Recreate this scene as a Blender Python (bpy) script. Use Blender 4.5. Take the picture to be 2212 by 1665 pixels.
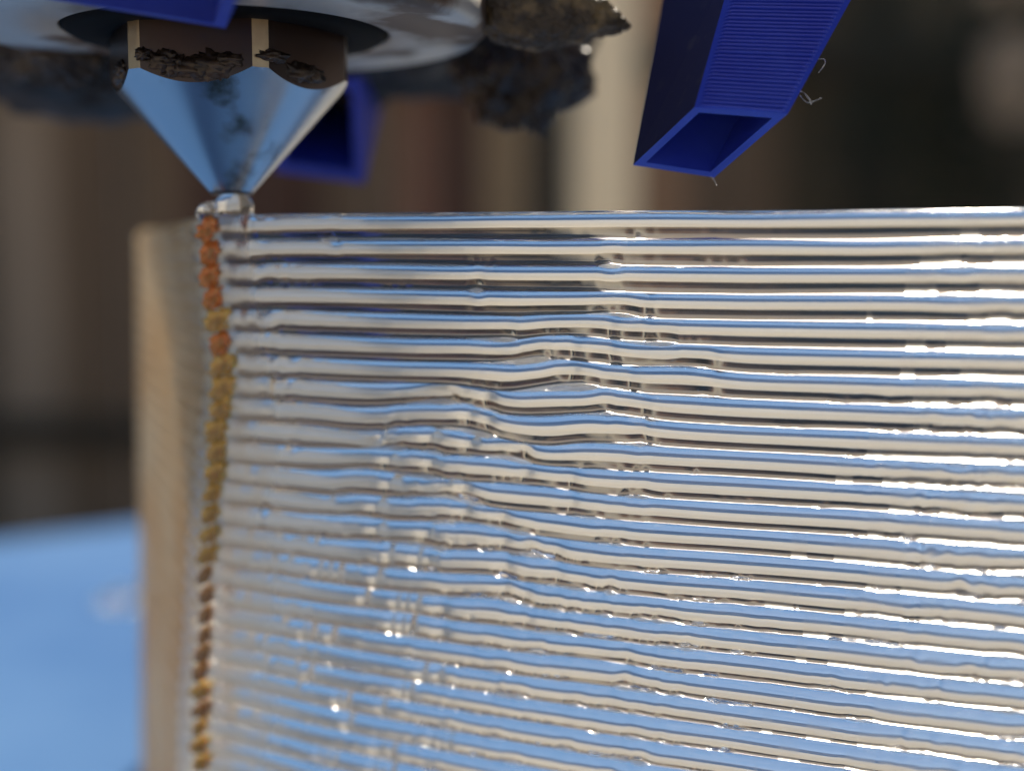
import bpy, math, random
import numpy as np
from mathutils import Vector, Matrix, noise as mnoise

random.seed(7); rng = np.random.default_rng(11)
S = bpy.context.scene
for o in list(bpy.data.objects): bpy.data.objects.remove(o)
R = math.radians
MM = 0.001                                   # everything below is written in millimetres

# ------------------------------------------------------------------ camera
EYE = 40.0                                   # lens height above the print bed
LENS = 45.0
FPX = LENS / 36 * 2212                       # focal length in pixels of a 2212 px wide frame
PITCH = math.atan(272 / FPX)
cam_d = bpy.data.cameras.new('camera'); cam = bpy.data.objects.new('camera', cam_d)
S.collection.objects.link(cam); S.camera = cam
cam.location = (0, 0, EYE * MM); cam.rotation_euler = (R(90) - PITCH, 0, 0)
cam_d.lens = LENS; cam_d.sensor_width = 36; cam_d.clip_start = 0.002; cam_d.clip_end = 200
cam_d.dof.use_dof = True; cam_d.dof.focus_distance = 47.6 * MM
cam_d.dof.aperture_fstop = LENS / 2.1        # a 2.1 mm wide opening
FW = Vector((0, math.cos(PITCH), -math.sin(PITCH))); UP = Vector((0, math.sin(PITCH), math.cos(PITCH)))
def P(px, py, d):
    """point (mm) that lies d mm in front of the lens in the direction of a pixel of the 2212x1665 photograph"""
    return Vector((0, 0, EYE)) + d * (FW + Vector((1, 0, 0)) * ((px - 1106) / FPX) - UP * ((py - 832.5) / FPX))

# ------------------------------------------------------------------ light
SUN_AZ, SUN_EL = 20.6, 44.0                 # azimuth clockwise from the view direction
w = bpy.data.worlds.new('World'); S.world = w; w.use_nodes = True
nt = w.node_tree; bg = nt.nodes['Background']
sky = nt.nodes.new('ShaderNodeTexSky'); sky.sky_type = 'NISHITA'; sky.sun_disc = False
sky.sun_elevation = R(SUN_EL); sky.sun_rotation = R(SUN_AZ); sky.air_density = 1.0; sky.dust_density = 4.0; sky.ozone_density = 1.5
nt.links.new(sky.outputs[0], bg.inputs[0]); bg.inputs[1].default_value = 0.075
sd = bpy.data.lights.new('sun', 'SUN'); sun = bpy.data.objects.new('sun', sd); S.collection.objects.link(sun)
sd.energy = 3.8; sd.angle = R(0.53); sd.color = (1, 0.90, 0.75)
sv = Vector((math.sin(R(SUN_AZ)) * math.cos(R(SUN_EL)), math.cos(R(SUN_AZ)) * math.cos(R(SUN_EL)), math.sin(R(SUN_EL))))
sun.rotation_euler = (-sv).to_track_quat('-Z', 'Y').to_euler(); sun.location = sv * 3
S.view_settings.view_transform = 'Standard'; S.view_settings.look = 'None'; S.view_settings.exposure = 0.58; S.view_settings.gamma = 1
S.render.engine = 'CYCLES'
c = S.cycles
c.use_denoising = True; c.max_bounces = 24; c.transmission_bounces = 20; c.glossy_bounces = 8; c.diffuse_bounces = 4
c.transparent_max_bounces = 16; c.sample_clamp_indirect = 250; c.sample_clamp_direct = 0; c.caustics_refractive = True; c.caustics_reflective = True
c.blur_glossy = 0.3

# ------------------------------------------------------------------ helpers
def mat(name, base=(.5, .5, .5), rough=.5, metal=0, trans=0, ior=1.5, coat=0, noise=None, bump=None, sss=0, spec=.5):
    """noise = (scale, colour2, lo, hi[, stretch]); bump = (scale, strength, distance_mm)"""
    m = bpy.data.materials.new(name); m.use_nodes = True
    n = m.node_tree.nodes; l = m.node_tree.links; b = n['Principled BSDF']
    b.inputs['Base Color'].default_value = (*base, 1); b.inputs['Roughness'].default_value = rough
    b.inputs['Metallic'].default_value = metal; b.inputs['Transmission Weight'].default_value = trans
    b.inputs['IOR'].default_value = ior; b.inputs['Coat Weight'].default_value = coat
    b.inputs['Specular IOR Level'].default_value = spec
    if sss:
        b.inputs['Subsurface Weight'].default_value = sss; b.inputs['Subsurface Radius'].default_value = (.0012, .0008, .0004); b.inputs['Subsurface Scale'].default_value = 1
    tc = n.new('ShaderNodeTexCoord')
    if noise:
        sc, col2, lo, hi = noise[:4]; st = noise[4] if len(noise) > 4 else (1, 1, 1)
        mp = n.new('ShaderNodeMapping'); mp.inputs['Scale'].default_value = st; l.new(tc.outputs['Object'], mp.inputs[0])
        t = n.new('ShaderNodeTexNoise'); t.inputs['Scale'].default_value = sc; t.inputs['Detail'].default_value = 6; l.new(mp.outputs[0], t.inputs[0])
        r = n.new('ShaderNodeValToRGB'); r.color_ramp.elements[0].position = lo; r.color_ramp.elements[1].position = hi
        r.color_ramp.elements[0].color = (*base, 1); r.color_ramp.elements[1].color = (*col2, 1)
        l.new(t.outputs[0], r.inputs[0]); l.new(r.outputs[0], b.inputs['Base Color'])
    if bump:
        t = n.new('ShaderNodeTexNoise'); t.inputs['Scale'].default_value = bump[0]; t.inputs['Detail'].default_value = 5
        mb = n.new('ShaderNodeMapping'); mb.inputs['Scale'].default_value = bump[3] if len(bump) > 3 else (1, 1, 1); l.new(tc.outputs['Object'], mb.inputs[0]); l.new(mb.outputs[0], t.inputs[0])
        bp = n.new('ShaderNodeBump'); bp.inputs['Strength'].default_value = bump[1]; bp.inputs['Distance'].default_value = bump[2] * MM
        l.new(t.outputs[0], bp.inputs['Height']); l.new(bp.outputs[0], b.inputs['Normal'])
    return m

def obj(name, verts, faces, material, parent=None, smooth=False, origin=(0, 0, 0)):
    """one mesh object; verts in mm relative to origin"""
    me = bpy.data.meshes.new(name)
    V = np.asarray(verts, dtype=float) * MM
    me.from_pydata(V.tolist(), [], [list(map(int, f)) for f in faces]); me.update()
    if smooth: me.polygons.foreach_set('use_smooth', [True] * len(me.polygons))
    for m_ in (material if isinstance(material, (list, tuple)) else [material]): me.materials.append(m_)
    o = bpy.data.objects.new(name, me); S.collection.objects.link(o)
    o.location = Vector(origin) * MM
    if parent: o.parent = parent
    return o
def thing(name, loc=(0, 0, 0)):
    o = bpy.data.objects.new(name, None); S.collection.objects.link(o); o.location = Vector(loc) * MM; o.empty_display_size = .005
    return o
def tag(o, label=None, cat=None, group=None, kind=None):
    for k, v in (('label', label), ('category', cat), ('group', group), ('kind', kind)):
        if v: o[k] = v
    return o
def box(x0, x1, y0, y1, z0, z1):
    v = [(x, y, z) for z in (z0, z1) for x, y in ((x0, y0), (x1, y0), (x1, y1), (x0, y1))]
    return v, [(3, 2, 1, 0), (4, 5, 6, 7), (0, 1, 5, 4), (1, 2, 6, 5), (2, 3, 7, 6), (3, 0, 4, 7)]
def tube(pts, r, n=6):
    pts = [Vector(p) for p in pts]; v = []; f = []
    rr = r if isinstance(r, (list, tuple)) else [r] * len(pts)
    for i, p in enumerate(pts):
        t = (pts[min(i + 1, len(pts) - 1)] - pts[max(i - 1, 0)]).normalized()
        a = t.orthogonal().normalized(); b = t.cross(a)
        for k in range(n):
            q = 2 * math.pi * k / n; v.append(p + (a * math.cos(q) + b * math.sin(q)) * rr[i])
    for i in range(len(pts) - 1):
        for k in range(n): f.append((i * n + k, i * n + (k + 1) % n, (i + 1) * n + (k + 1) % n, (i + 1) * n + k))
    f.append(tuple(range(n))[::-1]); f.append(tuple((len(pts) - 1) * n + k for k in range(n)))
    return v, f
def lathe(prof, n=64, close=True):
    """prof = [(r, z)...]"""
    v = []; f = []
    for r, z in prof:
        for k in range(n): q = 2 * math.pi * k / n; v.append((r * math.cos(q), r * math.sin(q), z))
    m = len(prof)
    for i in range(m if close else m - 1):
        j = (i + 1) % m
        for k in range(n): f.append((i * n + k, i * n + (k + 1) % n, j * n + (k + 1) % n, j * n + k))
    return v, f
def blob(fn, nu=64, nv=40):
    """closed surface from a direction -> point function"""
    v = []; f = []
    for i in range(nv + 1):
        th = math.pi * i / nv
        for j in range(nu):
            ph = 2 * math.pi * j / nu
            v.append(fn(Vector((math.sin(th) * math.cos(ph), math.sin(th) * math.sin(ph), math.cos(th)))))
    for i in range(nv):
        for j in range(nu):
            f.append((i * nu + j, (i + 1) * nu + j, (i + 1) * nu + (j + 1) % nu, i * nu + (j + 1) % nu))
    return v, f
def fbm(p, s, o=4):
    return mnoise.fractal(Vector(p) * s, 1.0, 2.0, o)

# ------------------------------------------------------------------ materials
M = {}
M['clear'] = mat('clear_plastic', (.985, .98, .965), .06, trans=1, ior=1.55)
M['milky'] = mat('cloudy_plastic', (.82, .77, .68), .3)
_n = M['milky'].node_tree; _t = _n.nodes.new('ShaderNodeBsdfTranslucent'); _t.inputs[0].default_value = (.86, .81, .70, 1)
_x = _n.nodes.new('ShaderNodeMixShader'); _x.inputs[0].default_value = .6
_n.links.new(_n.nodes['Principled BSDF'].outputs[0], _x.inputs[1]); _n.links.new(_t.outputs[0], _x.inputs[2]); _c = _n.nodes.new('ShaderNodeBsdfTransparent'); _y = _n.nodes.new('ShaderNodeMixShader'); _y.inputs[0].default_value = .40
_n.links.new(_x.outputs[0], _y.inputs[1]); _n.links.new(_c.outputs[0], _y.inputs[2]); _n.links.new(_y.outputs[0], _n.nodes['Material Output'].inputs[0])
M['tan'] = M['milky'].copy(); M['tan'].name = 'cloudy_tan_plastic'
_n = M['tan'].node_tree; [setattr(x_.inputs[0], 'default_value', .12) for x_ in _n.nodes if x_.type == 'MIX_SHADER' and abs(x_.inputs[0].default_value - .4) < .01]; _tc = _n.nodes.new('ShaderNodeTexCoord'); _no = _n.nodes.new('ShaderNodeTexNoise'); _no.inputs['Scale'].default_value = 190; _no.inputs['Detail'].default_value = 3
_r = _n.nodes.new('ShaderNodeValToRGB'); _r.color_ramp.elements[0].position = .36; _r.color_ramp.elements[1].position = .66
_r.color_ramp.elements[0].color = (.70, .54, .34, 1); _r.color_ramp.elements[1].color = (.74, .66, .52, 1)
_n.links.new(_tc.outputs['Object'], _no.inputs[0]); _n.links.new(_no.outputs[0], _r.inputs[0])
for n_ in _n.nodes:
    if n_.type in ('BSDF_TRANSLUCENT', 'BSDF_PRINCIPLED'): _n.links.new(_r.outputs[0], n_.inputs[0])
M['lump'] = mat('squeezed_clear_plastic', (.98, .96, .93), .14, trans=1, ior=1.55)
M['scuffed'] = mat('scuffed_clear_plastic', (.98, .96, .93), .26, trans=1, ior=1.55)
M['satin'] = mat('satin_clear_plastic', (.98, .96, .92), .3, trans=.6, ior=1.55, bump=(3500, .6, .1))
M['frost'] = mat('frosted_clear_plastic', (.96, .94, .90), .32, trans=1, ior=1.5, bump=(1500, .5, .12))
M['refr_orange'] = mat('amber_refraction', (.85, .24, .06), .2, ior=1.45, sss=.5, noise=(700, (.35, .16, .04), .52, .66))  # refracted orange at the seam, painted as the lumps' own colour
M['refr_amber'] = mat('honey_refraction', (.90, .50, .13), .2, ior=1.45, sss=.5, noise=(600, (.30, .17, .06), .52, .66))
M['refr_brown'] = mat('brown_refraction', (.62, .33, .13), .25, ior=1.45, sss=.4, noise=(600, (.3, .17, .08), .45, .66))
M['bed'] = mat('blue_build_sheet', (.068, .178, .41), .55, noise=(35, (.11, .24, .48), .35, .7), bump=(900, .15, .05), spec=.12)
M['bed_edge'] = mat('bed_edge_metal', (.25, .26, .28), .4, metal=1)
M['hex'] = mat('tarnished_brass', (.11, .075, .06), .3, metal=1, noise=(260, (.09, .075, .07), .42, .62), bump=(700, .08, .05))
M['hex_edge'] = mat('worn_brass_edge', (.62, .48, .30), .3, metal=1, noise=(500, (.4, .3, .2), .4, .65))
M['cone'] = mat('nickel_cone', (.50, .52, .54), .27, metal=1, noise=(420, (.13, .10, .075), .58, .70), bump=(5200, .16, .03, (.03, .03, 1)))
M['washer'] = mat('brushed_steel', (.56, .54, .50), .5, metal=.8, noise=(170, (.16, .11, .08), .50, .60), bump=(500, .12, .1))
M['black'] = mat('black_silicone', (.004, .004, .004), .8, spec=.1)
M['char'] = mat('charred_plastic', (.020, .014, .011), .32, noise=(300, (.16, .105, .06), .52, .75), bump=(900, .7, .25), spec=.3)
M['char2'] = mat('charred_brown_plastic', (.05, .035, .02), .45, noise=(700, (.26, .18, .085), .48, .70), bump=(1600, 1, .3), spec=.35)
M['block'] = mat('soot_metal', (.020, .016, .013), .55, noise=(160, (.11, .085, .065), .5, .75), bump=(500, .5, .3), spec=.3)
M['duct'] = mat('blue_print_plastic', (.020, .040, .40), .40, noise=(350, (.03, .06, .46), .4, .7), spec=.35)
M['duct_dark'] = mat('dark_blue_plastic', (.012, .014, .06), .6, noise=(900, (.05, .05, .08), .6, .8), spec=.25)  # much darker navy, for a single side panel of the duct
M['string'] = mat('plastic_string', (.8, .78, .74), .25, trans=.5)
M['post'] = mat('cream_paint', (.95, .83, .60), .55)
M['ground'] = mat('pale_concrete', (.62, .53, .41), .8, noise=(3, (.52, .45, .36), .4, .6))
M['leaf'] = mat('dry_leaf', (.62, .52, .40), .6); M['leaf_dark'] = mat('dark_leaf', (.02, .03, .014), .6); M['twig'] = mat('twig', (.05, .035, .025), .8)

# ------------------------------------------------------------------ setting: ground, bed
v, f = box(-60000, 60000, -60000, 60000, -801, -800)
tag(obj('ground', v, f, M['ground']), kind='structure')
e = Vector((.82, .572, 0)).normalized(); nrm = Vector((-e.y, e.x, 0)); A = Vector((-72.4, 181, 0))
bed = thing('print_bed', (0, 0, -6))
tag(bed, 'blue print bed sheet under the clear vessel, blurred at the lower left', 'print bed')
def plate(name, z0, z1, grow, m, bev):
    pr = [(z0, 0), (z1 - bev, 0), (z1, bev)]
    v = []; f = []
    for z, ins in pr:
        for a, b in ((-90 - grow + ins, -235 - grow + ins), (145 + grow - ins, -235 - grow + ins), (145 + grow - ins, grow - ins), (-90 - grow + ins, grow - ins)):
            q = A + e * a + nrm * b; v.append((q.x, q.y, z))
    for i in range(2):
        for k in range(4): f.append((i * 4 + k, i * 4 + (k + 1) % 4, i * 4 + 4 + (k + 1) % 4, i * 4 + 4 + k))
    f.append((8, 9, 10, 11)); f.append((3, 2, 1, 0))
    return obj(name, [(x, y, z + 6) for x, y, z in v], f, m, bed)
plate('build_sheet', -1.0, 0, 0, M['bed'], .3)
plate('bed_plate', -6, -1.004, -1.5, M['bed_edge'], .5)

# ------------------------------------------------------------------ setting: fence, post
FD = 3000.0
fence = thing('wooden_fence', (0, FD, -800)); tag(fence, 'dark weathered wooden fence of upright boards behind the printer', 'fence')
tones = [tuple(min(1, 3.4 * c_ * g_) for c_, g_ in zip(t_, (1.25, 1.0, .74))) for t_ in [(.10, .08, .06), (.055, .045, .036), (.028, .026, .02), (.075, .045, .036), (.03, .018, .015), (.11, .095, .07), (.012, .012, .010), (.13, .095, .072), (.06, .05, .04), (.024, .023, .017), (.10, .095, .09)]]
M['wood'] = [mat('fence_wood_%d' % i, t, .75, noise=(6, tuple(x * .6 for x in t), .35, .7, (1, 1, .15))) for i, t in enumerate(tones)]
# (left px, right px, tone) of the boards the photograph shows, then more to both sides
boards = [(-140, -20, 2), (-20, 125, 10), (125, 200, 8), (200, 275, 1), (275, 400, 8), (400, 560, 4), (560, 700, 4), (700, 810, 1), (810, 865, 8), (865, 935, 3), (935, 1045, 4), (1045, 1140, 5),
          (1140, 1250, 6), (1250, 1370, 2), (1370, 1480, 7), (1480, 1560, 1), (1560, 1680, 8), (1680, 1830, 9), (1830, 1930, 6), (1930, 2080, 9), (2080, 2230, 2)]
x = 2230
i = 0
while x < 5200: boards.append((x, x + 130, (2, 1, 9, 8, 4, 2, 0)[i % 7])); x += 130; i += 1
x = -140
while x > -3400: boards.append((x - 130, x, (1, 2, 8, 0, 9)[i % 5])); x -= 130; i += 1
top_z = 800 + EYE + FD * math.tan(R(20))
for k, (a, b, t) in enumerate(boards):
    x0 = (a - 1106) / FPX * FD; x1 = (b - 1106) / FPX * FD
    dy = rng.uniform(-14, 14); h = top_z + rng.uniform(-12, 12)
    v, f = box(x0 + 2, x1 - 2, dy, dy + 18, 30, h - 20)
    v = v[:4] + v[4:] + [(x0 + 14, dy, h), (x1 - 14, dy, h), (x1 - 14, dy + 18, h), (x0 + 14, dy + 18, h)]
    f = [q for q in f if q != (4, 5, 6, 7)] + [(4, 5, 9, 8), (5, 6, 10, 9), (6, 7, 11, 10), (7, 4, 8, 11), (8, 9, 10, 11)]
    obj('board', v, f, M['wood'][t], fence)
xa = (boards[-1][0] - 1106) / FPX * FD; xb = (5200 - 1106) / FPX * FD
for z in (400, 1250):
    v, f = box(xa, xb, -62, -20, z, z + 75)
    obj('rail', v, f, M['wood'][6], fence)
sky_blocker = thing('sky_blocker', (0, 6500, -800)); tag(sky_blocker, 'added pale cream wall blocking low sky beyond the fence, seen only through the clear layers', 'sky_blocker')  # added out of direct view to block low sky and tint the refraction cream
M['sky_blocker'] = mat('cream_blocker', (.90, .74, .54), .8, noise=(2, (.84, .70, .52), .4, .6)); M['blocker_top'] = mat('blocker_top_brown', (.10, .07, .055), .7)
v, f = box(-9000, 11000, 0, 6000, 0, 6820); obj('wall', v, f, M['sky_blocker'], sky_blocker)
v, f = box(-9050, 11050, -50, 6050, 6824, 6890); obj('blocker_top', v, f, M['blocker_top'], sky_blocker)
PD = 950.0
px0, px1 = (1232 - 1106) / FPX * PD, (1372 - 1106) / FPX * PD
post = thing('cream_post', ((px0 + px1) / 2, PD, -800)); tag(post, 'pale cream round post standing in front of the dark fence', 'post')
r_ = (px1 - px0) / 2
v, f = lathe([(0.1, 0), (r_, 0), (r_, 1330), (r_ * .9, 1336), (0.1, 1338)], 40, False); obj('pole', v, f, M['post'], post, True)
v, f = lathe([(r_ + .5, 0), (r_ + 12, 0), (r_ + 12, 10), (r_ + .5, 16)], 40); obj('collar', v, f, M['post'], post, True)

# ------------------------------------------------------------------ the clear print
ZTOP = 41.65; NL = 45; PITCHZ = ZTOP / NL
DS_FRONT = .13
def vnoise(u, seed):
    """smooth 1-D value noise of an array"""
    r = np.random.default_rng(seed); t = r.uniform(-1, 1, 4096); i = np.floor(u).astype(int); q = u - i; q = q * q * (3 - 2 * q)
    return t[i % 4096] * (1 - q) + t[(i + 1) % 4096] * q
SEAM_Y = [430, 600, 800, 950, 1100, 1300, 1500, 1900]; SEAM_X = [449, 467, 494, 480, 464, 454, 446, 446]   # where the seam column stands in the photograph
NA, NF_, = 30, 400
def boundary(k):
    """centre line of the cut between layer k-1 and k, k = 0 at the top: left side, front, right side, back"""
    q = k * PITCHZ / 27.65; z = ZTOP - k * PITCHZ
    jr = np.random.default_rng(40 + k); r = .9 + 4.5 * q ** 1.4 + jr.uniform(0, .5); jx = jr.uniform(-.1, .1)
    cx = -12.0; cy = 52.6 + 3.4 * q + 1.6 * q * q
    def corner(p, c_, nx, r, n):
        d0 = (c_ - p).normalized(); d1 = (nx - c_).normalized(); ang = d0.angle(d1); t = r * math.tan(ang / 2)
        a = c_ - d0 * t; nl = Vector((-d0.y, d0.x, 0)); s = 1 if nl.dot(d1) > 0 else -1; ctr = a + nl * r * s
        arc = [ctr + Matrix.Rotation(s * ang * j / n, 3, 'Z') @ (a - ctr) for j in range(n)]
        return a, arc, ctr + Matrix.Rotation(s * ang, 3, 'Z') @ (a - ctr)
    for _ in range(4):
        BL = Vector((-22.9 - .5 * q, 80.0, 0)); FL = Vector((cx, cy, 0)); FR = Vector((28, 40.4 + .4 * q, 0)); BR = Vector((85, 136, 0)); B2 = Vector((-12, 152, 0))
        a1, arc1, b1 = corner(BL, FL, FR, r, NA)
        m_ = arc1[NA // 2]; d = m_.y * math.cos(PITCH) + (EYE - z) * math.sin(PITCH)
        py = 832.5 - FPX * (m_.y * math.sin(PITCH) + (z - EYE) * math.cos(PITCH)) / d
        cx += ((np.interp(py, SEAM_Y, SEAM_X) - 1106) / FPX * d - m_.x)
    cx += jx
    pts = []
    def seg(a, b, n, last=False):
        for j in range(n + (1 if last else 0)): pts.append(a.lerp(b, j / n))
    a0, arc0, b0 = corner(B2, BL, FL, 3, 10)
    a2, arc2, b2 = corner(FL, FR, BR, 4, 14); a3, arc3, b3 = corner(FR, BR, B2, 8, 10); a4, arc4, b4 = corner(BR, B2, BL, 14, 16)
    s0 = b4.lerp(a0, .1)
    seg(s0, a0, 14); pts += arc0; seg(b0, a1, 40); n0 = len(pts); pts += arc1; n1 = len(pts); seg(b1, a2, NF_); pts += arc2
    seg(b2, a3, 30); pts += arc3; seg(b3, a4, 40); pts += arc4; seg(b4, b4.lerp(a0, .07), 3, True)
    return np.array([(p.x, p.y) for p in pts]), n0, n1
Bd = [boundary(k) for k in range(NL + 1)]
NS = len(Bd[0][0]); N0, N1 = Bd[0][1], Bd[0][2]
xs = Bd[NL // 2][0][:, 0].copy()                         # a coordinate that runs along the front wall
sl = np.concatenate([[0], np.cumsum(np.linalg.norm(np.diff(Bd[0][0], axis=0), axis=1))])   # length along the wall
front = np.zeros(NS); front[N1:N1 + NF_] = 1
ends = np.clip((np.arange(NS)) / 6, 0, 1) * np.clip((NS - 1 - np.arange(NS)) / 6, 0, 1)
# sags and humps where the extrusion slipped: (boundary index, px, height mm, width mm)
def xat(px, k): # x of the front wall at a pixel column
    y = Bd[k][0]; s_ = (px - 1106) / FPX; i = np.argmin(np.abs(y[N1 - 10:N1 + NF_, 0] - s_ * y[N1 - 10:N1 + NF_, 1])); return y[N1 - 10 + i, 0]
sags = [(4, 1330, .05, 1.2), (5, 1260, .10, 2.0), (5, 1120, -.05, 1.2), (6, 1480, .10, 2.0), (6, 1180, .12, 2.2), (7, 1300, .10, 1.6), (7, 1100, -.08, 1.5), (8, 1000, .16, 2.0), (8, 1330, .08, 2.6), (9, 960, .10, 1.6), (9, 800, -.09, 1.3), (9, 1180, -.10, 1.6),
        (10, 880, .12, 1.7), (10, 1080, .12, 1.6), (11, 790, .12, 1.6), (11, 1180, .08, 1.8), (12, 950, .16, 1.8), (12, 720, -.06, 1.2), (13, 1030, .15, 1.8), (13, 760, .10, 1.6), (14, 870, .1, 1.6), (14, 1150, .12, 1.8), (15, 1040, .05, 2.), (16, 1080, .12, 1.2), (17, 900, .05, 2), (18, 1300, .05, 2.4)]
voids = [(4, 1345, 1.3, .13), (5, 1085, 1.4, .17), (5, 1420, 1.7, .16), (6, 1155, 1.6, .2), (7, 1240, 2.3, .27), (8, 955, 1.5, .18), (9, 1040, 1.5, .21), (9, 800, 1.2, .17), (8, 1310, .6, .1), (10, 1120, 1.3, .17), (10, 850, 1.4, .16), (11, 920, 1.6, .17), (12, 1010, 1.8, .17), (13, 1120, 1.6, .15), (12, 1280, .9, .09), (9, 1380, .5, .1), (14, 870, .8, .08)]
ZB = []; GAP = []
for k in range(NL + 1):
    z = np.full(NS, ZTOP - k * PITCHZ); X = Bd[k][0][:, 0]
    z += .024 * vnoise(sl / 3.6, 100 + k) + .005 * vnoise(sl / 1.3, 200 + k) + .05 * vnoise(sl / 9 + k * .15, 77)
    z -= 2.1 * (k * PITCHZ / 27.65) ** 1.3 * (1 - np.exp(-np.clip(X + 12.5, 0, 60) / 13)) * (np.arange(NS) > N0) * np.clip((N1 + NF_ + 60 - np.arange(NS)) / 60, 0, 1) * min(1, (NL - k) / 8)
    g = np.zeros(NS)
    if k == 0: z += .12 * np.clip((X + 3) / 10, 0, 1) * np.clip((8 - X) / 5, 0, 1) * .3
    for kk, px, h, wd in sags:
        if kk == k or kk == k + 1 or kk == k - 1:
            x0 = xat(px, kk); a = 2.1 * h if kk == k else h * .65
            sh = np.where(X < x0, wd * 1.25, wd * .7); z += a * np.exp(-((X - x0) / sh) ** 2) * front
    for kk, px, ln, h in voids:
        if kk == k:
            x0 = xat(px, k); t = (X - x0) / ln                       # teardrop, blunt at its right end
            prof = np.where((t > -1) & (t < .45), np.clip((t + 1) / 1.2, 0, 1) ** .8 * np.sqrt(np.clip((.45 - t) / .35, 0, 1)), 0)
            g = np.maximum(g, 1.35 * h * np.clip(prof, 0, 1) * front)
    if 0 < k < NL:                                                  # tiny unfused pockets, many in the lower layers and near the right end
        spots = [(rng.uniform(-9.5, 7), rng.uniform(.2, .5), rng.uniform(.09, .18)) for _ in range(1 if k < 9 else 2 if k < 14 else 6)]
        if k > 12: spots += [(x0 + rng.uniform(.3, .8), ln * .8, h * rng.uniform(.7, 1.2)) for x0, ln, h in spots[:3]]
        if k > 1: spots += [(21.5 - abs(rng.normal(0, 3.2)), rng.uniform(.4, 1.5), rng.uniform(.06, .14)) for _ in range(2 if k < 6 else 4)]
        if k > 14: spots += [(rng.uniform(4, 16), rng.uniform(.2, .6), rng.uniform(.04, .09)) for _ in range(2)]
        for x0, ln, h in spots:
            t = (X - x0) / ln
            g = np.maximum(g, h * np.sqrt(np.clip(1 - t * t, 0, 1)) * (1 + .35 * vnoise(sl / .3, 5000 + k)) * front)
    ZB.append(z); GAP.append(g if 0 < k < NL else np.zeros(NS))
WC, BUL = .25, .27
NP = 11                                                               # samples over the height of one bead
phm = math.acos(max(-1, 1 - BUL / ((PITCHZ ** 2 / 4 + BUL ** 2) / (2 * BUL)))); RB = (PITCHZ ** 2 / 4 + BUL ** 2) / (2 * BUL)
ph = np.linspace(-phm, phm, NP); fr = (np.sin(ph) / math.sin(phm) + 1) / 2; out = (RB * np.cos(ph) - RB * math.cos(phm))
vessel = thing('clear_printed_vessel', (0, 52, 0))
tag(vessel, 'clear plastic vessel wall of stacked shiny printed layers', 'printed vessel')
px_right = np.clip((xs - 11) / 5, 0, 1) * front
left_rough = np.exp(-((np.arange(NS) - N1 - 2) / 18.0) ** 2)
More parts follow.
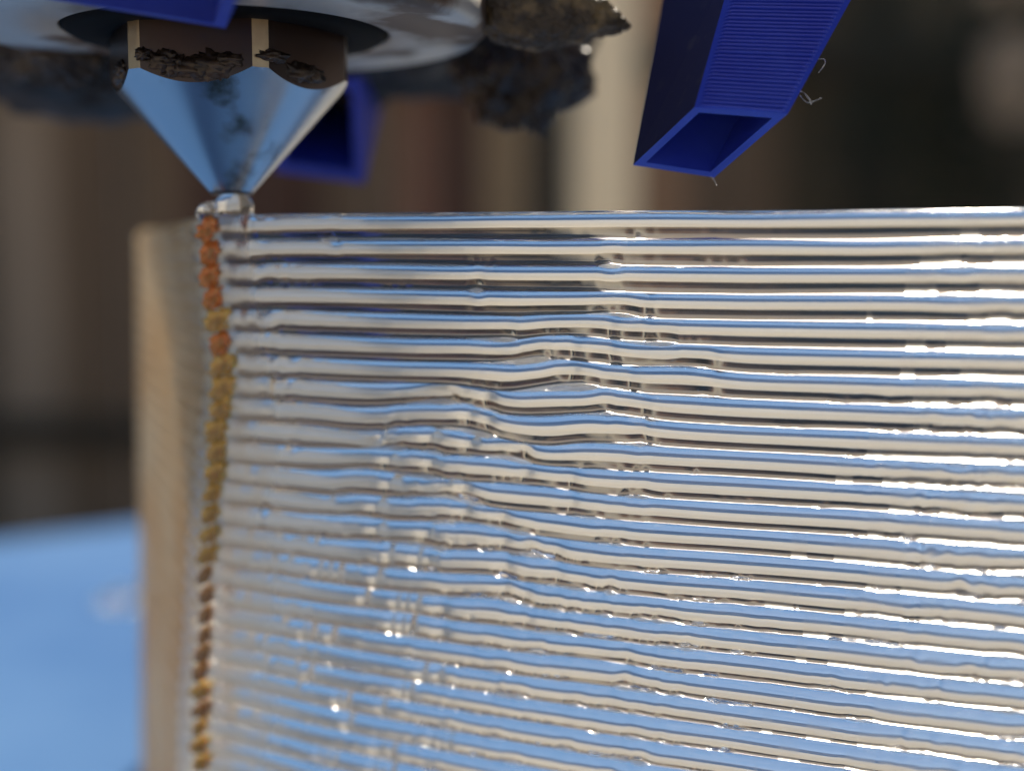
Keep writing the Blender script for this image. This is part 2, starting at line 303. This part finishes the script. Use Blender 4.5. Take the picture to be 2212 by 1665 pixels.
def layer(k):
    (p0, _, _), (p1, _, _) = Bd[k], Bd[k + 1]
    zt = ZB[k] - GAP[k] / 2; zb = ZB[k + 1] + GAP[k + 1] / 2
    verts = []; faces = []
    pm = (p0 + p1) / 2
    tg = np.gradient(pm, axis=0); tg /= np.linalg.norm(tg, axis=1)[:, None]
    nr = np.stack([tg[:, 1], -tg[:, 0]], 1)                          # outward
    low = min(1, k / 12); ww = sl + .45 * vnoise(sl / .9, 1500 + k) + k * 3.37
    jr2 = np.random.default_rng(2200 + k); left_rough = np.exp(-((np.arange(NS) - N1 - jr2.uniform(-6, 14)) / jr2.uniform(9, 22)) ** 2)
    patch = np.clip(2.2 * vnoise(ww / 2.4, 1600 + k), 0, 1)
    fbul = 1 + .06 * vnoise(sl / 2.3, 300 + k) + .02 * vnoise(sl / .9, 400 + k) * (.3 + left_rough * 5)
    bbul = 1 + .08 * vnoise(sl / 2.6, 500 + k) + (.012 + .10 * px_right * low) * vnoise(ww / .5, 600 + k) + (.3 * px_right * low * patch + .22 * left_rough) * vnoise(ww / .45, 700 + k)
    for kk, px, h, wd in sags:                                       # ladder-like kinks on the far face
        if kk in (k, k + 1) and h > .04:
            x0 = xat(px, kk)
            bbul += .35 * np.exp(-((pm[:, 0] - x0 - .9) / .35) ** 2) * front
    pr_ = np.random.default_rng(3300 + k); PB = np.zeros((NP, NS))   # small lumps squeezed out of the joint, along the lower edge of the bead
    lumps = [(pr_.uniform(-10, 9), pr_.uniform(.02, .2), pr_.uniform(.08, .17) * (.5 if k < 13 else 1), pr_.uniform(.12, .26)) for _ in range(2 if k < 9 else 5 if k < 13 else 12)]
    lumps += [(21.5 - abs(pr_.normal(0, 5)), pr_.uniform(.0, .16), pr_.uniform(.04, .1), pr_.uniform(.1, .3)) for _ in range(3 if k < 6 else 14)]
    for x0, a0_, h_, w_ in lumps:
        for c_ in range(pr_.integers(1, 4)):
            for j in range(NP): PB[j] += h_ * np.exp(-((pm[:, 0] - x0 - c_ * w_ * 2.1) / w_) ** 2 - ((fr[j] - a0_) * PITCHZ / .11) ** 2) * front
    VR = np.zeros(NS)                                                # short upright ripples on the far face that catch the sun
    for _ in range(0 if k < 14 else 2):
        x0, h_, w_ = pr_.uniform(-9.5, -2.5), pr_.uniform(.09, .14), pr_.uniform(.14, .19)
        for c_ in range(pr_.integers(1, 4)): VR += h_ * np.exp(-((pm[:, 0] - x0 - c_ * w_ * 2.4) / w_) ** 2) * front
    for side, bul in ((1, fbul), (-1, bbul)):
        wob = WC + .03 * vnoise(sl / 4.0, 800 + k + (side < 0) * 50)
        base = len(verts)
        for j in range(NP):
            q = fr[NP - 1 - j] if False else 1 - fr[j]               # 0 at bottom ... top
            t = j / (NP - 1)
            a = fr[j]                                                # 0 bottom, 1 top
            xy = p1 * (1 - a) + p0 * a
            o = WC + out[j] * bul + (wob - WC) * math.sin(math.pi * a)
            if side < 0: o = o + .06 * (px_right * low * patch + left_rough) * vnoise(ww / .36 + 13.7 * j, 900 + k) * math.sin(math.pi * a)
            o = o + (PB[j] if side > 0 else VR)
            z = zb * (1 - a) + zt * a
            pp = xy + nr * (o * side)[:, None]
            verts += list(zip(pp[:, 0], pp[:, 1] - 52, z))
        for j in range(NP - 1):
            for i in range(NS - 1):
                q = (base + j * NS + i, base + j * NS + i + 1, base + (j + 1) * NS + i + 1, base + (j + 1) * NS + i)
                faces.append(q if side > 0 else q[::-1])
    NF = NP * NS; n_surf = len(faces)
    def strip(jrow, up, mask, g):                                    # close the bead where it is not fused to its neighbour
        idx_ = {}; TT = (0, .12, .3, .5, .7, .88, 1)
        def col(i):
            if i not in idx_:
                f0 = np.array(verts[jrow * NS + i]); b0 = np.array(verts[NF + jrow * NS + i]); idx_[i] = len(verts)
                for t in TT:
                    p_ = f0 * (1 - t) + b0 * t; p_[2] += (1 if up else -.3) * .75 * g[i] * (1 - (2 * t - 1) ** 2); verts.append(tuple(p_))
            return idx_[i]
        for i in range(NS - 1):
            if mask[i] or mask[i + 1]:
                a, b = col(i), col(i + 1)
                for m_ in range(len(TT) - 1):
                    q = (a + m_, b + m_, b + m_ + 1, a + m_ + 1)
                    faces.append(q if up else q[::-1]); cols.append(i)
    cols = []
    strip(NP - 1, True, np.ones(NS, bool) if k == 0 else GAP[k] > 0, np.full(NS, .16) if k == 0 else GAP[k])
    strip(0, False, np.ones(NS, bool) if k == NL - 1 else GAP[k + 1] > 0, np.zeros(NS) if k == NL - 1 else GAP[k + 1])
    n_web = len(faces)
    for i, flip in ((0, False), (NS - 1, True)):
        for j in range(NP - 1):
            q = (j * NS + i, (j + 1) * NS + i, NF + (j + 1) * NS + i, NF + j * NS + i)
            faces.append(q[::-1] if flip else q)
    o = obj('printed_layer', verts, faces, [M['clear'], M['milky'], M['frost'], M['tan'], M['satin'], M['scuffed'], M['lump']], vessel, True)
    jr = np.random.default_rng(900 + k); fe = N1 + int(jr.integers(2, 16)) + (6 if k > 6 else 0)
    idx = np.zeros(len(faces), int)
    sc_ = 1.5 * vnoise(ww / .8, 4100 + k) + .5 * vnoise(ww / 3, 4200 + k)       # scuffed patches on the far face near the right end
    scuff = ((sc_ + 2.4 * np.clip((xs - (15.5 - 5 * min(1, k / 18))) / 5, -2, .8) > .45) & (front > 0)).astype(float)
    for n_, q in enumerate(faces):
        i = cols[n_ - n_surf] if n_surf <= n_ < n_web else min(q) % NS
        if i > N1 + NF_ + 30: idx[n_] = 1
        elif i < 20: idx[n_] = 1
        elif i < N0 - 2: idx[n_] = 3
        elif i < fe: idx[n_] = 2
        elif n_ < n_surf and q[0] >= NF and (scuff[i] > .5 or VR[i] > .012): idx[n_] = 5
        elif n_ < n_surf and q[0] < NF and PB.flat[min(q)] > .03: idx[n_] = 6
    idx[n_surf:n_web] = np.where(idx[n_surf:n_web] == 0, 4, idx[n_surf:n_web]) if 0 < k < NL - 1 else idx[n_surf:n_web]
    o.data.polygons.foreach_set('material_index', idx)
    return o
for k in range(NL):
    lay = layer(k)
    i = (N0 + N1) // 2
    p = (Bd[k][0][i] + Bd[k + 1][0][i]) / 2; z = (ZB[k][i] + ZB[k + 1][i]) / 2
    if k < 14 or (k < 27 and rng.random() < .93):
        sd_ = rng.uniform(0, 50); fade = 1 if k < 12 else .8; ax = rng.uniform(.42, .64) * fade * (.85 if k < 6 else 1)
        def fn(d, sd_=sd_, ax=ax, fade=fade):
            n_ = (1 + .5 * fbm(d * 1.5 + Vector((sd_, 0, 0)), 1.6, 3)) * (abs(d.x) ** 2.4 + abs(d.y) ** 2.4 + abs(d.z) ** 2.4) ** (-1 / 2.4)
            return (d.x * ax * n_, d.y * .34 * n_, d.z * .43 * fade * n_ + .2 * d.x)
        v, f = blob(fn, 28, 18)
        q = Vector((p[0] - .05 + rng.uniform(-.08, .08), p[1] - .58 - 52, z))
        b = obj('refraction_blob', v, f, M['refr_orange'] if k < 4 or k == 5 else (M['refr_brown'] if k > 13 and rng.random() < .45 else M['refr_amber']), lay, True, q)  # solid coloured lump standing in for orange refracted at the corner

# ------------------------------------------------------------------ nozzle
ND = 53.0; NX = (506 - 1106) / FPX * ND; TIP = 42.75
noz = thing('printer_nozzle', (NX, ND, TIP)); tag(noz, 'metal printer nozzle with dark hexagonal body and blue-reflecting cone tip', 'nozzle')
RH = 5.0; TANC = 3.9 / 4.35
def rhex(th):
    q = (th - R(-90 - 34)) % R(60) - R(30)
    return min(RH * math.cos(R(30)) / math.cos(q), RH * .965 / max(math.cos(abs(q) - R(30)), .5))
NT = 240
ths = [2 * math.pi * i / NT for i in range(NT)]
zc = lambda r: (r - .9) / TANC
cone_v = []; hex_v = []; NR = 16
for j in range(NR + 1):
    for th in ths:
        r = .9 + (rhex(th) - .9) * j / NR; cone_v.append((r * math.cos(th), r * math.sin(th), zc(r)))
cone_f = [(j * NT + i, j * NT + (i + 1) % NT, (j + 1) * NT + (i + 1) % NT, (j + 1) * NT + i) for j in range(NR) for i in range(NT)]
obj('cone', cone_v, cone_f, M['cone'], noz, True)
HT = 8.5; rows = 8
for j in range(rows + 1):
    for th in ths:
        r = rhex(th); z0 = zc(r); hex_v.append((r * math.cos(th), r * math.sin(th), z0 + (HT - z0) * j / rows))
hex_f = [(j * NT + i, j * NT + (i + 1) % NT, (j + 1) * NT + (i + 1) % NT, (j + 1) * NT + i) for j in range(rows) for i in range(NT)]
ho = obj('hex_body', hex_v, hex_f, [M['hex'], M['hex_edge']], noz)
for p_ in ho.data.polygons:
    th = ths[p_.index % NT] + math.pi / NT; q = abs((th - R(-124)) % R(60) - R(30))
    p_.material_index = 1 if q > R(26.0) else 0
v, f = lathe([(.25, .5), (.25, 0), (.55, -.12), (.82, -.1), (.9, 0)], 48, False); obj('tip', v, f, M['hex'], noz, True)
# burnt residue along the lower rim of the front flats
for th0, spread, s_ in ((-96, 13, .8), (-112, 8, .7), (-150, 12, .9), (-40, 9, .7), (-84, 9, 1.0), (-76, 6, .5), (-105, 5, .9), (-119, 4, .5), (-58, 7, .45), (-30, 7, .6), (-140, 6, .6)):
    th = R(th0); r = rhex(th); n_ = 0
    def fn(d, th0=th0, spread=spread, s_=s_):
        n1_ = 1 + .5 * fbm(d * 1.3 + Vector((th0, 0, 0)), 2, 4)
        return (d.x * spread * .085 * n1_, d.y * .22 * n1_, d.z * .5 * s_ * n1_)
    v, f = blob(fn, 28, 18)
    o = obj('residue', v, f, M['char'], noz, True, (r * math.cos(th), r * math.sin(th), zc(r) + .55)); o.rotation_euler = (0, 0, th + R(90))
# molten plastic squeezed out under the tip, flattened on to the top layer
def fn(d):
    w_ = 1 + .18 * max(0, -d.z) + .05 * fbm(d, 1.5, 2)
    return (d.x * .84 * w_ + .10 * d.z, d.y * .8 * w_, d.z * .62 if d.z > 0 else d.z * .78 - .15 * abs(d.x))
v, f = blob(fn, 48, 32)
tag(obj('molten_blob', v, f, M['clear'], None, True, (NX + .06, ND, 42.12)), 'clear molten plastic blob squeezed out under the nozzle tip', 'molten plastic')
def fn(d):
    return (d.x * .5 + .1 * d.z, d.y * .45, d.z * .42 * (1 + .2 * fbm(d, 2, 2)))
v, f = blob(fn, 32, 22)
tag(obj('molten_bead', v, f, M['clear'], None, True, (NX - .85, ND - .5, 41.95)), 'small clear bead of plastic beside the molten blob, above the painted amber refraction', 'molten plastic')

# ------------------------------------------------------------------ washer, silicone ring, heater block
was = thing('steel_washer', (NX, ND, 49)); tag(was, 'stained round steel washer around the top of the nozzle', 'washer')
v, f = lathe([(6.5, .15), (6.6, 0), (10.2, 0), (10.5, .3), (10.5, 1.3), (6.5, 1.3)], 96); obj('disc', v, f, M['washer'], was, True)
v, f = lathe([(4.2, .0), (4.6, -.12), (6.1, -.12), (6.45, .1), (6.45, 1.9), (4.2, 1.9)], 64); tag(obj('silicone_ring', v, f, M['black'], None, True, (NX, ND, 49)), 'black silicone ring between the nozzle flats and the washer', 'seal ring')
def lump(name, ctr, rad, m, amp, fr_, seed, shape=None, nu=120, nv=70, parent=None):
    def fn(d):
        b = Vector((d.x * rad[0], d.y * rad[1], d.z * rad[2]))
        if shape: b = shape(d, b)
        return b + d * (amp * fbm(b + Vector((seed, 0, 0)), fr_, 6) + amp * .35 * fbm(b + Vector((0, seed, 0)), fr_ * 4, 4))
    v, f = blob(fn, nu, nv)
    return obj(name, v, f, m, parent, True, ctr)
def boxy(pw):
    def sh(d, b):
        s_ = (abs(d.x) ** pw + abs(d.y) ** pw + abs(d.z) ** pw) ** (-1 / pw); return b * s_
    return sh
o = lump('heater_block', P(590, 60, 72) + Vector((0, 0, 2.2)), (17.5, 6.5, 6.2), M['block'], .9, .35, 3, boxy(6)); o.rotation_euler = (0, R(-3), R(-8))
tag(o, 'sooty heater block behind the washer with burnt plastic along its edge', 'heater block')
o = lump('burnt_plastic_lump', P(1135, 130, 60), (3.1, 3.0, 3.0), M['char'], .8, .7, 12)
tag(o, 'black lumpy burnt plastic mass hanging at the right of the washer', 'burnt plastic')
def spike(d, b):
    t = (d.x + 1) / 2
    return Vector((b.x, b.y * (1.15 - .7 * t), b.z * (1.35 - 1.0 * t)))
o = lump('burnt_plastic_shard', P(1195, 25, 52), (3.25, 1.6, 1.75), M['char2'], .16, 1.6, 31, spike, 200, 120); o.rotation_euler = (0, R(10), 0)
tag(o, 'rough brown charred plastic shard pointing to the right', 'burnt plastic')

o = lump('burnt_crust', P(95, 105, 59), (5.2, 3.2, 1.3), M['block'], .7, .7, 55, None, 160, 80); o.rotation_euler = (0, R(12), 0)
tag(o, 'dark grimy crust of burnt plastic on the left rim of the washer', 'burnt plastic')
# ------------------------------------------------------------------ blue ducts
def duct(name, near, far, wall, label, rows=0, dark=None, group='blue cooling ducts'):
    """near/far = 4 corners (mm) of the open mouth and of the other end, same order, seen from outside the mouth"""
    cm = sum(near, Vector()) / 4
    root = thing(name, cm); tag(root, label, 'cooling duct', group)
    def inset(c4, t):
        c0 = sum(c4, Vector()) / 4; r = []
        for i in range(4):
            a = (c4[(i + 1) % 4] - c4[i]).normalized(); b = (c4[(i - 1) % 4] - c4[i]).normalized()
            r.append(c4[i] + (a + b) * t / max(a.cross(b).length, .3))
        return r
    nin, fin = inset(near, wall), inset(far, wall)
    lip = [p + (near[i] - far[i]).normalized() * 0 for i, p in enumerate(near)]
    v = [p - cm for p in near + nin]; f = [(i, (i + 1) % 4, 4 + (i + 1) % 4, 4 + i) for i in range(4)]
    obj('rim', v, f, M['duct'], root)
    v = [p - cm for p in nin + fin]; f = [(i, (i + 1) % 4, 4 + (i + 1) % 4, 4 + i) for i in range(4)] + [(4, 5, 6, 7)]
    obj('channel', v, f, M['duct'], root)
    for s_ in range(4):
        a0, a1, b0, b1 = near[s_], near[(s_ + 1) % 4], far[s_], far[(s_ + 1) % 4]
        n_ = (a1 - a0).cross(b0 - a0).normalized()
        if n_.dot((a0 + a1) / 2 - cm) < 0: n_ = -n_
        nr_ = rows if s_ in (0, 2) else 0
        v = []; f = []
        if nr_:                                                       # printed layer lines: rounded ridges across the panel
            m_ = nr_ * 4
            for j in range(m_ + 1):
                t = j / m_; ridge = abs(math.sin(math.pi * j / 4)) ** .8 * (.115 + .05 * fbm(Vector((j // 4 * .9, 1.0, 0)), 1, 2))
                q0 = a0.lerp(b0, t); q1 = a1.lerp(b1, t); d_ = (q1 - q0).normalized()
                for u in np.linspace(0, 1, 25):
                    edge = min(1, max(0, (u - .05) / .03)) * min(1, max(0, (.955 - u) / .02))
                    wv = .012 * fbm(Vector((u * 6, t * nr_ * .9, 3.0)), 1, 2)
                    v.append(q0.lerp(q1, u) + n_ * (ridge * edge + wv) - cm)
            for j in range(m_):
                for u in range(24): f.append((j * 25 + u, j * 25 + u + 1, (j + 1) * 25 + u + 1, (j + 1) * 25 + u))
        else:
            v = [q - cm for q in (a0, a1, b1, b0)]; f = [(0, 1, 2, 3)]
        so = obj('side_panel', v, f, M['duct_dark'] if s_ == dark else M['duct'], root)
        if s_ == dark: so['label'] = 'almost black side of the blue duct'
    return root
# right duct: corners in order near-left, near-right, far-right, far-left
dA = [P(1500, 232, 45.5), P(1702, 246, 45.5), P(1543, 384, 49.5), P(1367, 357, 49.5)]
dB = [P(1598, -120, 47.5), P(1905, -120, 47.5), P(1800, -130, 54), P(1455, -130, 54)]
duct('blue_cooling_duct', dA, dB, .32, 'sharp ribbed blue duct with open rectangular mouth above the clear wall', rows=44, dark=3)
dA = [P(585, 165, 66), P(780, 172, 66), P(788, 397, 68), P(596, 372, 68)]
dB = [p + Vector((0, 9, 5)) for p in dA]
rear = duct('blue_cooling_duct', dA, dB, .55, 'blurred blue duct end behind the nozzle cone', rows=0)
c0 = sum(dA, Vector()) / 4
q4 = [P(430, -70, 64), P(1270, -70, 64), P(1270, -60, 84), P(430, -60, 84)]; t4 = [p + Vector((0, 0, 30)) for p in q4]
obj('shroud', [p - c0 for p in q4 + t4], [(3, 2, 1, 0), (4, 5, 6, 7), (0, 1, 5, 4), (1, 2, 6, 5), (2, 3, 7, 6), (3, 0, 4, 7)], M['duct'], rear)
dA = [P(60, -52, 39), P(515, -10, 39), P(487, 62, 43.5), P(60, -8, 43.5)]
dB = [P(60, -300, 38), P(560, -300, 38), P(560, -320, 46), P(60, -320, 46)]
duct('blue_cooling_duct', dA, dB, .42, 'blue duct mouth cut off by the top edge, in front of the nozzle hexagon', rows=0)

# ------------------------------------------------------------------ strings
def hair(pts, r, label):
    q = []
    P_ = [Vector(p) for p in pts]
    for i in range(len(P_) - 1):
        for t in np.linspace(0, 1, 8, endpoint=False):
            p0, p1, p2, p3 = P_[max(i - 1, 0)], P_[i], P_[i + 1], P_[min(i + 2, len(P_) - 1)]
            q.append(.5 * ((2 * p1) + (p2 - p0) * t + (2 * p0 - 5 * p1 + 4 * p2 - p3) * t * t + (3 * p1 - p0 - 3 * p2 + p3) * t ** 3))
    q.append(P_[-1]); v, f = tube([a - q[0] for a in q], [r * (.35 + .5 * abs(math.sin(1.7 * i_ / 5 + r * 90))) for i_ in range(len(q))], 5)
    tag(obj('plastic_string', v, f, M['string'], None, True, q[0]), label, 'plastic string', 'fine plastic strings')
hair([P(1700, 205, 46.4), P(1730, 198, 46.3), P(1748, 214, 46.0), P(1752, 226, 46.1)], .028, 'curled pale plastic string on the lower side edge of the sharp blue duct')
hair([P(1728, 206, 46.3), P(1745, 222, 46.0), P(1775, 212, 45.8)], .02, 'short forked plastic string crossing the curled one beside the blue duct')
hair([P(1752, 130, 46.9), P(1778, 128, 46.6), P(1782, 138, 46.5), P(1768, 158, 46.6)], .02, 'hooked plastic string higher up the edge of the sharp blue duct')
hair([P(1536, 382, 49.4), P(1542, 388, 49.3), P(1548, 400, 49.2)], .025, 'tiny string below the mouth of the sharp blue duct')

def fn(d):
    n_ = 1 + .3 * fbm(d, 1.4, 3)
    return (d.x * 2.6 * n_, d.y * 3.4 * n_, d.z * .5 * n_)
v, f = blob(fn, 32, 16)
tag(obj('plastic_scrap', v, f, M['frost'], None, True, (-45.5, 147, .3)), 'pale blurred scrap of plastic lying on the blue print bed', 'plastic scrap')
# ------------------------------------------------------------------ shrub by the fence
sx, sy = (2120 - 1106) / FPX * 2500, 2500
sh = thing('shrub', (sx, sy, -800)); tag(sh, 'blurred shrub with pale dry leaf clusters before the fence at the right', 'shrub')
for (a, b, c_) in ((-40, 20, 1150), (60, -20, 1060), (150, 10, 980), (-130, 0, 900)):
    v, f = tube([(0, 0, 0), (a * .3, b, c_ * .4), (a, b, c_)], [14, 9, 4], 8); obj('stem', v, f, M['twig'], sh, True)
def leaves(name, ctr, rad, n, size, m):
    v = []; f = []
    for _ in range(n):
        d = Vector(rng.normal(size=3)); d = d.normalized() * rng.random() ** .4; c0 = Vector(ctr) + Vector((d.x * rad[0], d.y * rad[1], d.z * rad[2]))
        a = Vector(rng.normal(size=3)).normalized(); b = a.orthogonal().normalized(); s_ = size * rng.uniform(.6, 1.3); k0 = len(v); nn = a.cross(b)
        v += [c0 - a * s_, c0 - b * s_ * .4 + nn * s_ * .15, c0 + a * s_, c0 + b * s_ * .4 + nn * s_ * .15]; f += [(k0, k0 + 1, k0 + 2), (k0, k0 + 2, k0 + 3)]
    obj(name, v, f, m, sh)
PZ = lambda px, py: ((px - 2120) / FPX * 2500, 0, 800 + EYE + (560 - py) / FPX * 2500)
leaves('dark_leaves', PZ(2050, 260), (260, 120, 330), 900, 26, M['leaf_dark'])
for px, py, r_, n_ in ((2085, 190, 50, 90), (2075, 250, 38, 40), (2205, 285, 45, 90), (2060, 20, 45, 40), (2190, 40, 30, 20)):
    c3 = PZ(px, py); leaves('leaf_cluster', (c3[0], -190, c3[2]), (r_ * 1.2, 40, r_ * 1.2), n_ * 2, 22, M['leaf'])
